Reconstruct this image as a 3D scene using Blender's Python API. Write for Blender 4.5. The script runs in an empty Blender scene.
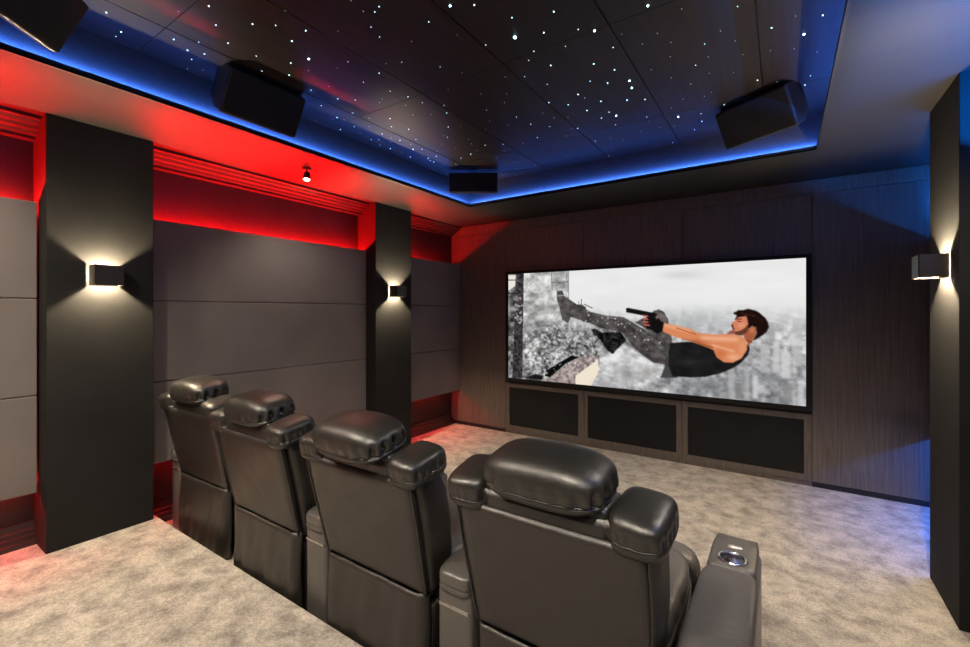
import bpy, bmesh, math, random
import numpy as np
from mathutils import Vector, Matrix, Euler
random.seed(7)
rng = np.random.RandomState(11)
PI = math.pi
S = bpy.context.scene
COL = S.collection
CZ = 1.53                      # camera height above the main floor
# ------------------------------------------------------------------ room numbers
D = 4.80                       # front wall
XL = -3.80; XP = -3.65         # left wall / face of its acoustic panels
XR = 1.10; XPR = 0.955
YB = -2.3
SOF = CZ + 1.15                # soffit underside
TOP = CZ + 1.40                # star ceiling
TX0, TX1, TY0, TY1 = -2.83, 0.20, -1.9, 3.90
PLAT = 0.13; PY = 1.25
# ------------------------------------------------------------------ helpers
def srgb(c):
    return tuple((x/12.92 if x <= .04045 else ((x+.055)/1.055)**2.4) for x in c)

def new_mat(name):
    m = bpy.data.materials.new(name); m.use_nodes = True
    nt = m.node_tree
    return m, nt, nt.nodes['Principled BSDF']

def N(nt, t, **kw):
    n = nt.nodes.new(t)
    for k, v in kw.items():
        if k in n.inputs: n.inputs[k].default_value = v
        else: setattr(n, k, v)
    return n

def mat_simple(name, col, rough=.5, metal=0., spec=.5, noise=0., nscale=30., bump=0., bscale=200.):
    m, nt, b = new_mat(name)
    b.inputs['Base Color'].default_value = (*col, 1); b.inputs['Roughness'].default_value = rough
    b.inputs['Metallic'].default_value = metal; b.inputs['Specular IOR Level'].default_value = spec
    tc = N(nt, 'ShaderNodeTexCoord')
    if noise > 0:
        n = N(nt, 'ShaderNodeTexNoise'); n.inputs['Scale'].default_value = nscale; n.inputs['Detail'].default_value = 4
        nt.links.new(tc.outputs['Object'], n.inputs['Vector'])
        r = N(nt, 'ShaderNodeValToRGB')
        r.color_ramp.elements[0].position = .3; r.color_ramp.elements[1].position = .7
        r.color_ramp.elements[0].color = (*[c*(1-noise) for c in col], 1); r.color_ramp.elements[1].color = (*[c*(1+noise) for c in col], 1)
        nt.links.new(n.outputs['Fac'], r.inputs['Fac']); nt.links.new(r.outputs['Color'], b.inputs['Base Color'])
    if bump > 0:
        n = N(nt, 'ShaderNodeTexNoise'); n.inputs['Scale'].default_value = bscale; n.inputs['Detail'].default_value = 3
        nt.links.new(tc.outputs['Object'], n.inputs['Vector'])
        bp = N(nt, 'ShaderNodeBump'); bp.inputs['Strength'].default_value = bump; bp.inputs['Distance'].default_value = .002
        nt.links.new(n.outputs['Fac'], bp.inputs['Height']); nt.links.new(bp.outputs['Normal'], b.inputs['Normal'])
    return m

def mat_emit(name, col, strength):
    m = bpy.data.materials.new(name); m.use_nodes = True; nt = m.node_tree
    nt.nodes.remove(nt.nodes['Principled BSDF'])
    e = N(nt, 'ShaderNodeEmission'); e.inputs['Color'].default_value = (*col, 1); e.inputs['Strength'].default_value = strength
    nt.links.new(e.outputs[0], nt.nodes['Material Output'].inputs['Surface'])
    return m

def mat_carpet():
    m, nt, b = new_mat('carpet')
    b.inputs['Roughness'].default_value = .95; b.inputs['Specular IOR Level'].default_value = .15
    b.inputs['Sheen Weight'].default_value = .15
    tc = N(nt, 'ShaderNodeTexCoord')
    n1 = N(nt, 'ShaderNodeTexNoise'); n1.inputs['Scale'].default_value = 7.5; n1.inputs['Detail'].default_value = 9; n1.inputs['Roughness'].default_value = .70; n1.inputs['Distortion'].default_value = .15
    n2 = N(nt, 'ShaderNodeTexNoise'); n2.inputs['Scale'].default_value = 95; n2.inputs['Detail'].default_value = 6; n2.inputs['Roughness'].default_value = .75
    nt.links.new(tc.outputs['Object'], n1.inputs['Vector']); nt.links.new(tc.outputs['Object'], n2.inputs['Vector'])
    r1 = N(nt, 'ShaderNodeValToRGB'); e = r1.color_ramp.elements
    e[0].position = .36; e[0].color = (.255, .230, .203, 1); e[1].position = .60; e[1].color = (.56, .513, .452, 1)
    r2 = N(nt, 'ShaderNodeValToRGB'); e = r2.color_ramp.elements
    e[0].position = .35; e[0].color = (.62, .6, .58, 1); e[1].position = .65; e[1].color = (1.25, 1.25, 1.25, 1)
    mx = N(nt, 'ShaderNodeMix', data_type='RGBA', blend_type='MULTIPLY'); mx.inputs[0].default_value = 1
    nt.links.new(n1.outputs['Fac'], r1.inputs['Fac']); nt.links.new(n2.outputs['Fac'], r2.inputs['Fac'])
    nt.links.new(r1.outputs['Color'], mx.inputs[6]); nt.links.new(r2.outputs['Color'], mx.inputs[7])
    nt.links.new(mx.outputs[2], b.inputs['Base Color'])
    bp = N(nt, 'ShaderNodeBump'); bp.inputs['Strength'].default_value = .9; bp.inputs['Distance'].default_value = .006
    nt.links.new(n2.outputs['Fac'], bp.inputs['Height'])
    bp2 = N(nt, 'ShaderNodeBump'); bp2.inputs['Strength'].default_value = .5; bp2.inputs['Distance'].default_value = .03
    nt.links.new(n1.outputs['Fac'], bp2.inputs['Height']); nt.links.new(bp2.outputs['Normal'], bp.inputs['Normal'])
    nt.links.new(bp.outputs['Normal'], b.inputs['Normal'])
    return m

def mat_grain(name, c0, c1, rough, scale, spec=.4, bump=.15):
    m, nt, b = new_mat(name)
    b.inputs['Roughness'].default_value = rough; b.inputs['Specular IOR Level'].default_value = spec
    tc = N(nt, 'ShaderNodeTexCoord'); mp = N(nt, 'ShaderNodeMapping'); mp.inputs['Scale'].default_value = scale
    n = N(nt, 'ShaderNodeTexNoise'); n.inputs['Scale'].default_value = 1; n.inputs['Detail'].default_value = 6; n.inputs['Roughness'].default_value = .65; n.inputs['Distortion'].default_value = .3
    r = N(nt, 'ShaderNodeValToRGB'); e = r.color_ramp.elements
    e[0].position = .32; e[0].color = (*c0, 1); e[1].position = .68; e[1].color = (*c1, 1)
    nt.links.new(tc.outputs['Object'], mp.inputs['Vector']); nt.links.new(mp.outputs[0], n.inputs['Vector'])
    nt.links.new(n.outputs['Fac'], r.inputs['Fac']); nt.links.new(r.outputs['Color'], b.inputs['Base Color'])
    bp = N(nt, 'ShaderNodeBump'); bp.inputs['Strength'].default_value = bump; bp.inputs['Distance'].default_value = .002
    nt.links.new(n.outputs['Fac'], bp.inputs['Height']); nt.links.new(bp.outputs['Normal'], b.inputs['Normal'])
    return m

def mat_fabric(name, c, amt, scale, rough=.9):
    """woven cloth: two crossed waves of threads with a slight tone variation"""
    m, nt, b = new_mat(name)
    b.inputs['Roughness'].default_value = rough; b.inputs['Specular IOR Level'].default_value = .25
    tc = N(nt, 'ShaderNodeTexCoord')
    n = N(nt, 'ShaderNodeTexNoise'); n.inputs['Scale'].default_value = scale; n.inputs['Detail'].default_value = 2
    nb = N(nt, 'ShaderNodeTexNoise'); nb.inputs['Scale'].default_value = 2.5; nb.inputs['Detail'].default_value = 3
    nt.links.new(tc.outputs['Object'], n.inputs['Vector']); nt.links.new(tc.outputs['Object'], nb.inputs['Vector'])
    a = N(nt, 'ShaderNodeMath', operation='ADD'); s = N(nt, 'ShaderNodeMath', operation='MULTIPLY'); s.inputs[1].default_value = .5
    nt.links.new(n.outputs['Fac'], a.inputs[0]); nt.links.new(nb.outputs['Fac'], a.inputs[1]); nt.links.new(a.outputs[0], s.inputs[0])
    r = N(nt, 'ShaderNodeValToRGB'); e = r.color_ramp.elements
    e[0].position = .35; e[0].color = (*[x*(1-amt) for x in c], 1); e[1].position = .65; e[1].color = (*[x*(1+amt) for x in c], 1)
    nt.links.new(s.outputs[0], r.inputs['Fac']); nt.links.new(r.outputs['Color'], b.inputs['Base Color'])
    bp = N(nt, 'ShaderNodeBump'); bp.inputs['Strength'].default_value = .3; bp.inputs['Distance'].default_value = .001
    nt.links.new(n.outputs['Fac'], bp.inputs['Height']); nt.links.new(bp.outputs['Normal'], b.inputs['Normal'])
    return m

def mat_leather(name, c, rough):
    m, nt, b = new_mat(name)
    b.inputs['Base Color'].default_value = (*c, 1); b.inputs['Specular IOR Level'].default_value = .85
    tc = N(nt, 'ShaderNodeTexCoord')
    v = N(nt, 'ShaderNodeTexVoronoi'); v.inputs['Scale'].default_value = 420
    n = N(nt, 'ShaderNodeTexNoise'); n.inputs['Scale'].default_value = 9; n.inputs['Detail'].default_value = 5; n.inputs['Roughness'].default_value = .6
    for q in (v, n): nt.links.new(tc.outputs['Object'], q.inputs['Vector'])
    rr = N(nt, 'ShaderNodeMapRange'); rr.inputs['From Min'].default_value = .3; rr.inputs['From Max'].default_value = .7
    rr.inputs['To Min'].default_value = rough-.06; rr.inputs['To Max'].default_value = rough+.08
    nt.links.new(n.outputs['Fac'], rr.inputs['Value']); nt.links.new(rr.outputs[0], b.inputs['Roughness'])
    b1 = N(nt, 'ShaderNodeBump'); b1.inputs['Strength'].default_value = .35; b1.inputs['Distance'].default_value = .012
    nt.links.new(n.outputs['Fac'], b1.inputs['Height'])
    b2 = N(nt, 'ShaderNodeBump'); b2.inputs['Strength'].default_value = .25; b2.inputs['Distance'].default_value = .0006
    nt.links.new(v.outputs['Distance'], b2.inputs['Height']); nt.links.new(b1.outputs['Normal'], b2.inputs['Normal'])
    nt.links.new(b2.outputs['Normal'], b.inputs['Normal'])
    return m

M = dict(
    carpet=mat_carpet(),
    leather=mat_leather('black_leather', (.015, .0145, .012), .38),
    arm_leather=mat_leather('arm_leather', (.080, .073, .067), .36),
    leather_shell=mat_leather('smooth_black_leather', (.016, .0135, .0115), .42),
    panel=mat_fabric('taupe_acoustic_fabric', (.185, .163, .150), .12, 260),
    pillar=mat_fabric('black_woven_wallcovering', (.014, .0135, .013), .35, 330, .8),
    wood=mat_grain('dark_ash_veneer', (.078, .064, .056), (.142, .118, .103), .45, (60, 60, 2.2)),
    soffit=mat_grain('dark_satin_soffit', (.019, .018, .0175), (.024, .0225, .022), .55, (5, 30, 5), .25, .03),
    starwood=mat_grain('dark_star_ceiling_veneer', (.014, .011, .010), (.024, .019, .017), .5, (30, 2, 2), .22, .05),
    cove=mat_simple('cove_side_paint', (.034, .034, .036), .6, noise=.1),
    lip=mat_simple('black_lip_paint', (.012, .012, .014), .5, noise=.1),
    wall=mat_simple('dark_wall_paint', (.015, .014, .014), .5, noise=.15, nscale=4),
    trimp=mat_simple('satin_dark_trim', (.024, .022, .022), .35, noise=.1),
    cloth=mat_fabric('black_speaker_cloth', (.012, .012, .013), .3, 500),
    black=mat_simple('black_satin_plastic', (.010, .010, .011), .38, noise=.15, bump=.1),
    frame=mat_simple('black_velvet_frame', (.006, .006, .006), .9, noise=.2),
    chrome=mat_simple('chrome', (.75, .75, .77), .12, 1., noise=.03),
    steel=mat_simple('brushed_steel', (.62, .60, .57), .3, 1., noise=.08, nscale=80),
    bronze=mat_simple('dark_bronze_lamp', (.035, .028, .024), .4, .3, noise=.1),
    redled=mat_emit('red_led', (1, .004, .004), 250),
    redlow=mat_emit('red_low_led', (1, .004, .004), 170),
    blueled=mat_emit('blue_led', (.05, .17, 1), 70),
    blueled2=mat_emit('blue_wall_led', (.004, .17, 1), 500),
    bluelow=mat_emit('blue_low_led', (.004, .17, 1), 260),
    star=mat_emit('star_white', (.55, .86, 1), 5),
    starb=mat_emit('star_bright', (.45, .85, 1), 16),
    stard=mat_emit('star_faint', (.8, .88, 1), 1.7),
    warm=mat_emit('warm_bulb', (1, .78, .42), 26),
    sc_warm=mat_emit('warm_sconce_bulb', (1, .80, .52), 14500),
    blueglow=mat_emit('button_glow', (.25, .5, .9), .5),
)

def obj(name, bm, m, parent=None, smooth=False):
    me = bpy.data.meshes.new(name); bm.normal_update(); bm.to_mesh(me); bm.free()
    me.materials.append(m)
    if smooth:
        for p in me.polygons: p.use_smooth = True
    o = bpy.data.objects.new(name, me); COL.objects.link(o)
    if parent: o.parent = parent
    return o

def thing(name, label, cat, loc=(0, 0, 0), rz=0, group=None):
    o = bpy.data.objects.new(name, None); COL.objects.link(o); o.empty_display_size = .1
    o.location = loc; o.rotation_euler = (0, 0, rz); o['label'] = label; o['category'] = cat
    if group: o['group'] = group
    return o

def tag(o, label, cat, group=None):
    o['label'] = label; o['category'] = cat
    if group: o['group'] = group
    return o

def struct(o):
    o['kind'] = 'structure'; return o

def box(bm, x0, x1, y0, y1, z0, z1, bev=0, seg=2, mat=None):
    r = bmesh.ops.create_cube(bm, size=1)
    vs = r['verts']
    for v in vs:
        v.co = Vector(((x0+x1)/2+v.co.x*(x1-x0), (y0+y1)/2+v.co.y*(y1-y0), (z0+z1)/2+v.co.z*(z1-z0)))
        if mat is not None: v.co = mat @ v.co
    if bev:
        es = list({e for v in vs for e in v.link_edges})
        bmesh.ops.bevel(bm, geom=es, offset=bev, segments=seg, profile=.5, affect='EDGES')

def B(*a, **k):
    bm = bmesh.new(); box(bm, *a, **k); return bm

def extrude_profile(pts, y0, y1, flip=False):
    """(x,z) profile swept along Y, closed"""
    bm = bmesh.new()
    a = [bm.verts.new((p[0], y0, p[1])) for p in pts]; b = [bm.verts.new((p[0], y1, p[1])) for p in pts]
    n = len(pts)
    for i in range(n): bm.faces.new((a[i], a[(i+1) % n], b[(i+1) % n], b[i]))
    bm.faces.new(a); bm.faces.new(b[::-1])
    bmesh.ops.recalc_face_normals(bm, faces=bm.faces)
    return bm

def puffy(w, d, h, n=3.2, res=22, warp=None):
    """cushion: a superellipsoid of the given size, optionally warped"""
    bm = bmesh.new()
    fr = [((1,0,0),(0,1,0),(0,0,1)), ((-1,0,0),(0,0,1),(0,1,0)), ((0,1,0),(0,0,1),(1,0,0)), ((0,-1,0),(1,0,0),(0,0,1)), ((0,0,1),(1,0,0),(0,1,0)), ((0,0,-1),(0,1,0),(1,0,0))]
    for nn, a, b in fr:
        nn, a, b = Vector(nn), Vector(a), Vector(b); g = []
        for i in range(res+1):
            row = []
            for j in range(res+1):
                s = math.tan((i/res-.5)*PI/2); t = math.tan((j/res-.5)*PI/2)
                p = (nn+a*s+b*t).normalized()
                r = (abs(p.x)**n+abs(p.y)**n+abs(p.z)**n)**(-1/n)
                q = p*r
                if warp: q = warp(q)
                row.append(bm.verts.new((q.x*w/2, q.y*d/2, q.z*h/2)))
            g.append(row)
        for i in range(res):
            for j in range(res): bm.faces.new((g[i][j], g[i+1][j], g[i+1][j+1], g[i][j+1]))
    bmesh.ops.remove_doubles(bm, verts=bm.verts, dist=1e-5)
    bmesh.ops.recalc_face_normals(bm, faces=bm.faces)
    return bm

def xf(bm, loc=(0, 0, 0), rot=(0, 0, 0)):
    bmesh.ops.transform(bm, matrix=Matrix.Translation(loc) @ Euler(rot).to_matrix().to_4x4(), verts=bm.verts); return bm

def tube(bm, pts, r, k=8):
    rings = []
    for i, p in enumerate(pts):
        p = Vector(p); t = (Vector(pts[min(i+1, len(pts)-1)])-Vector(pts[max(i-1, 0)])).normalized()
        up = Vector((0, 0, 1)) if abs(t.z) < .9 else Vector((1, 0, 0))
        a = t.cross(up).normalized(); b = t.cross(a)
        rings.append([bm.verts.new(p+(a*math.cos(2*PI*j/k)+b*math.sin(2*PI*j/k))*r) for j in range(k)])
    for i in range(len(rings)-1):
        for j in range(k): bm.faces.new((rings[i][j], rings[i][(j+1) % k], rings[i+1][(j+1) % k], rings[i+1][j]))
    bm.faces.new(rings[0][::-1]); bm.faces.new(rings[-1])

def cyl(bm, c, r, h, axis='Z', k=24, r2=None):
    rot = {'Z': Matrix(), 'X': Matrix.Rotation(PI/2, 4, 'Y'), 'Y': Matrix.Rotation(PI/2, 4, 'X')}[axis]
    bmesh.ops.create_cone(bm, cap_ends=True, segments=k, radius1=r, radius2=r if r2 is None else r2, depth=h, matrix=Matrix.Translation(c) @ rot)

def torus(bm, c, R, r, k=32, m=8):
    rings = []
    for i in range(k):
        a = 2*PI*i/k
        rings.append([bm.verts.new((c[0]+(R+r*math.cos(2*PI*j/m))*math.cos(a), c[1]+(R+r*math.cos(2*PI*j/m))*math.sin(a), c[2]+r*math.sin(2*PI*j/m))) for j in range(m)])
    for i in range(k):
        for j in range(m): bm.faces.new((rings[i][j], rings[(i+1) % k][j], rings[(i+1) % k][(j+1) % m], rings[i][(j+1) % m]))

# camera maths: photograph pixel -> direction in the place
F = 440.7; YAW = math.radians(34); HZ = 312
def ray(u, v):
    return Vector((-math.sin(YAW)*F+math.cos(YAW)*(u-485), math.cos(YAW)*F+math.sin(YAW)*(u-485), HZ-v))

# ------------------------------------------------------------------ the setting
struct(obj('floor', B(XL-.1, XR+.1, PY-.02, D+.1, -.1, 0), M['carpet']))
struct(obj('platform', B(XL, XR, YB, PY, -.1, PLAT, bev=.012), M['carpet']))
struct(obj('wall_left', B(XL-.12, XL, YB, D+.1, -.1, TOP+.1), M['wall']))
struct(obj('wall_right', B(XR, XR+.12, YB, D+.1, -.1, TOP+.1), M['wall']))
struct(obj('wall_back', B(XL-.12, XR+.12, YB-.12, YB, -.1, TOP+.1), M['wall']))
wf = struct(obj('wall_front', B(XL-.12, XR+.12, D+.02, D+.14, -.1, TOP+.1), M['wall']))
seams = [-3.80, -2.92, -1.876, -.839, .215, 1.10]
for i in range(5):                                                  # veneer panels above and beside the screen
    a, b = seams[i]+.002, seams[i+1]-.002
    z0 = .045 if i in (0, 4) else .66
    obj('veneer_panel', B(a, b, D, D+.02, z0, SOF-.115, bev=.0015, seg=1), M['wood'], wf)
struct(obj('trim_1', B(XL, XR, D-.018, D+.02, SOF-.112, SOF, bev=.003), M['wood']))
struct(obj('baseboard_front', B(XL, seams[1]-.002, D+.004, D+.02, 0, .04), M['black']))
struct(obj('baseboard_front', B(seams[4]+.002, XR, D+.004, D+.02, 0, .04), M['black']))
# ceiling: a soffit ring round a raised tray of star panels
bm = bmesh.new()
for (a, b, c, d) in ((XL, TX0, YB, D+.02), (TX1, XR, YB, D+.02), (TX0, TX1, TY1, D+.02), (TX0, TX1, YB, TY0)):
    box(bm, a, b, c, d, SOF, SOF+.010)
struct(obj('ceiling', bm, M['soffit']))
bm = bmesh.new()
for (a, b, c, d) in ((TX0-.012, TX0, TY0-.012, TY1+.012), (TX1, TX1+.012, TY0-.012, TY1+.012), (TX0, TX1, TY1, TY1+.012), (TX0, TX1, TY0-.012, TY0)):
    box(bm, a, b, c, d, SOF-.001, SOF+.030)
struct(obj('trim_2', bm, M['lip']))
G = .040                                                            # the light sits in this gap behind the lip
bm = bmesh.new()
for (a, b, c, d) in ((TX0-G-.02, TX0-G, TY0-G, TY1+G), (TX1+G, TX1+G+.02, TY0-G, TY1+G), (TX0-G, TX1+G, TY1+G, TY1+G+.02), (TX0-G, TX1+G, TY0-G-.02, TY0-G)):
    box(bm, a, b, c, d, SOF+.005, TOP+.01)
struct(obj('trim_3', bm, M['cove']))
ce = struct(obj('ceiling', B(XL, XR, YB, D, TOP+.012, TOP+.05), M['lip']))
xs = [TX0-G, -2.52, -1.915, -1.305, -.70, -.10, TX1+G]; ys = [TY0-G, -.28, .92, 2.12, 3.32, TY1+G]
for i in range(6):
    for j in range(5):
        obj('ceiling_panel', B(xs[i]+.0035, xs[i+1]-.0035, ys[j]+.0015, ys[j+1]-.0015, TOP, TOP+.012), M['starwood'], ce)

# cornice, baseboards
def prof(x, z, s, dz):
    return [(x+s*a, z+dz*b) for a, b in ((0, 0), (.19, 0), (.19, -.018), (.165, -.022), (.15, -.04), (.125, -.045), (.115, -.062), (.09, -.068), (.08, -.085), (.05, -.09), (.05, -.105), (0, -.11))]
P1 = (.69, 1.216); P2 = (3.176, 3.71); P3 = (3.03, 3.54)
for k, (a, b) in enumerate(((YB, P1[0]), (P1[1], P2[0]), (P2[1], D-.018))):
    struct(obj('trim_%d' % (4+k), extrude_profile(prof(XL, SOF, 1, 1), a, b), M['trimp']))
    for (q0, q1, zz) in (((a, b, PLAT),) if b < PY else ((a, b, 0),)):
        struct(obj('baseboard_left', extrude_profile([(XL, zz), (XL+.07, zz), (XL+.07, zz+.03), (XL+.055, zz+.036), (XL+.055, zz+.06), (XL+.04, zz+.066), (XL+.04, zz+.088), (XL+.025, zz+.094), (XL+.02, zz+.13), (XL, zz+.13)], max(q0, PY if zz == 0 else q0), q1), M['trimp']))
for k, (a, b) in enumerate(((YB, P3[0]), (P3[1], D-.018))):
    struct(obj('trim_%d' % (7+k), extrude_profile(prof(XR, SOF, -.8, 1), a, b), M['trimp']))

# ------------------------------------------------------------------ pillars
def pillar(x0, x1, y0, y1, z0, label, name='pillar'):
    t = tag(obj(name, B(x0, x1, y0, y1, z0, SOF, bev=.004, seg=2), M['pillar']), label, 'pillar'); return t
pillar(XL, -3.52, *P1, PLAT, 'black fabric pillar at the platform end, nearest on the left wall')
pillar(XL, -3.52, *P2, 0, 'narrower looking black fabric pillar on the left wall close to the screen wall')
pillar(.705, XR, *P3, 0, 'black pillar at the right edge, to the right of the screen')

# ------------------------------------------------------------------ acoustic panels
zz = [CZ-1.07, CZ-.494, CZ+.079, CZ+.653]
names = ['bottom', 'middle', 'top']
bays = [(-1.6, P1[0]-.01, 'left of the near pillar, at the left photo edge'), (P1[1]+.003, P2[0]-.01, 'between the two left pillars'), (P2[1]+.003, D-.003, 'between the far left pillar and the screen wall')]
for bi, (a, b, where) in enumerate(bays):
    for r in range(3):
        bm = B(XP-.05, XP, a, b, zz[r]+.002, zz[r+1]-.002, bev=.007, seg=3)
        ap = tag(obj('acoustic_panel', bm, M['panel']), '%s taupe fabric wall panel %s' % (names[r], where), 'wall panel', 'acoustic panels on the left wall')
        obj('batten', B(XL+.004, XP-.05, (a+b)/2-.05, (a+b)/2+.05, zz[r]+.12, zz[r+1]-.12), M['trimp'], ap)
    # battens carry the panels off the wall (hidden behind them)
for (a, b) in ((YB+.3, P3[0]-.01), (P3[1]+.003, D-.003)):
    if a > 3:
        ap = tag(obj('acoustic_panel', B(XPR, XPR+.05, a, b, zz[0]+.1, zz[3]-.1, bev=.007, seg=3), M['panel']), 'dark fabric wall panel in the corner behind the right pillar', 'wall panel')
    else:
        ap = tag(obj('acoustic_panel', B(XPR, XPR+.05, a, b, zz[0]+.1, zz[3]-.02, bev=.007, seg=3), M['panel']), 'fabric wall panel on the right wall before the pillar, out of frame', 'wall panel')
    obj('batten', B(XPR+.05, XR-.004, (a+b)/2-.05, (a+b)/2+.05, 1.2, 1.5), M['trimp'], ap)

# ------------------------------------------------------------------ led strips
def led(name_label, x0, x1, y0, y1, z0, z1, m):
    tag(obj('led_strip', B(x0, x1, y0, y1, z0, z1), m), name_label, 'light strip')
wh2 = {bays[0][2]: 'left of the near pillar', bays[1][2]: 'between the two left pillars', bays[2][2]: 'between far pillar and screen wall'}
for (a, b, where) in bays:
    led('red light strip above the wall panels ' + wh2[where], XL+.024, XL+.034, a+.02, b-(.02 if b < 4 else .2), zz[3]-.056, zz[3]-.048, M['redled'])
    led('red light strip under the wall panels ' + wh2[where], XL+.024, XL+.034, a+.02, b-(.02 if b < 4 else .2), zz[0]+.037, zz[0]+.045, M['redlow'])
led('blue light strip high on the right wall behind the pillar', XPR+.054, XPR+.064, P3[1]+.05, D-.05, zz[3]-.145, zz[3]-.137, M['blueled2'])
led('blue light strip low on the right wall behind the pillar', XPR+.054, XPR+.064, P3[1]+.05, D-.05, zz[0]+.137, zz[0]+.145, M['bluelow'])
led('blue light strip high on the right wall before the pillar', XPR+.054, XPR+.064, YB+.4, P3[0]-.05, zz[3]-.065, zz[3]-.057, M['blueled2'])
def washer(x, y0, y1, z, sgn, power, col):
    l = bpy.data.lights.new('wall_washer', 'AREA'); l.shape = 'RECTANGLE'; l.size = .012; l.size_y = y1-y0; l.energy = power*(y1-y0); l.color = col
    o = bpy.data.objects.new('wall_washer', l); COL.objects.link(o); o.location = (x, (y0+y1)/2, z)
    o.rotation_euler = (0, PI+sgn*math.radians(24), 0)
for (a, b, where) in bays:
    washer(XL+.03, a+.03, b-(.03 if b < 4 else .7), zz[3]-.047, 1, 84 if b < 4 else 46, (1, .003, .004))
washer(XR-.03, P3[1]+.05, D-.55, zz[3]-.145, -1, 22, (0, .20, 1))
washer(XR-.03, YB+.4, P3[0]-.05, zz[3]-.065, -1, 95, (0, .20, 1))
def washer_down(x, y0, y1, z, sgn, power, col):
    l = bpy.data.lights.new('wall_washer', 'AREA'); l.shape = 'RECTANGLE'; l.size = .012; l.size_y = y1-y0; l.energy = power*(y1-y0); l.color = col
    o = bpy.data.objects.new('wall_washer', l); COL.objects.link(o); o.location = (x, (y0+y1)/2, z)
    o.rotation_euler = (0, -sgn*math.radians(24), 0)
washer_down(XR-.03, P3[1]+.05, D-.1, zz[0]+.14, -1, 9, (.01, .16, 1))
def cove_light(loc, length, rot, power=26):
    l = bpy.data.lights.new('cove_light', 'AREA'); l.shape = 'RECTANGLE'; l.size = .010; l.size_y = length; l.energy = power*length; l.color = (.06, .20, 1)
    o = bpy.data.objects.new('cove_light', l); COL.objects.link(o); o.location = loc; o.rotation_euler = rot
ym = (TY0+TY1)/2; xm = (TX0+TX1)/2
cove_light((TX0-.014, ym, SOF+.018), TY1-TY0, (0, math.radians(90), 0))
cove_light((TX1+.014, ym, SOF+.018), TY1-TY0, (0, math.radians(-90), 0))
cove_light((xm, TY1+.014, SOF+.018), TX1-TX0, Matrix(((0, 1, 0), (0, 0, -1), (-1, 0, 0))).to_euler())
led('blue light strip in the left side of the ceiling cove', TX0-.033, TX0-.025, TY0, TY1, SOF+.012, SOF+.018, M['blueled'])
led('blue light strip in the right side of the ceiling cove', TX1+.025, TX1+.033, TY0, TY1, SOF+.012, SOF+.018, M['blueled'])
led('blue light strip in the screen side of the ceiling cove', TX0, TX1, TY1+.025, TY1+.033, SOF+.012, SOF+.018, M['blueled'])

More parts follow.
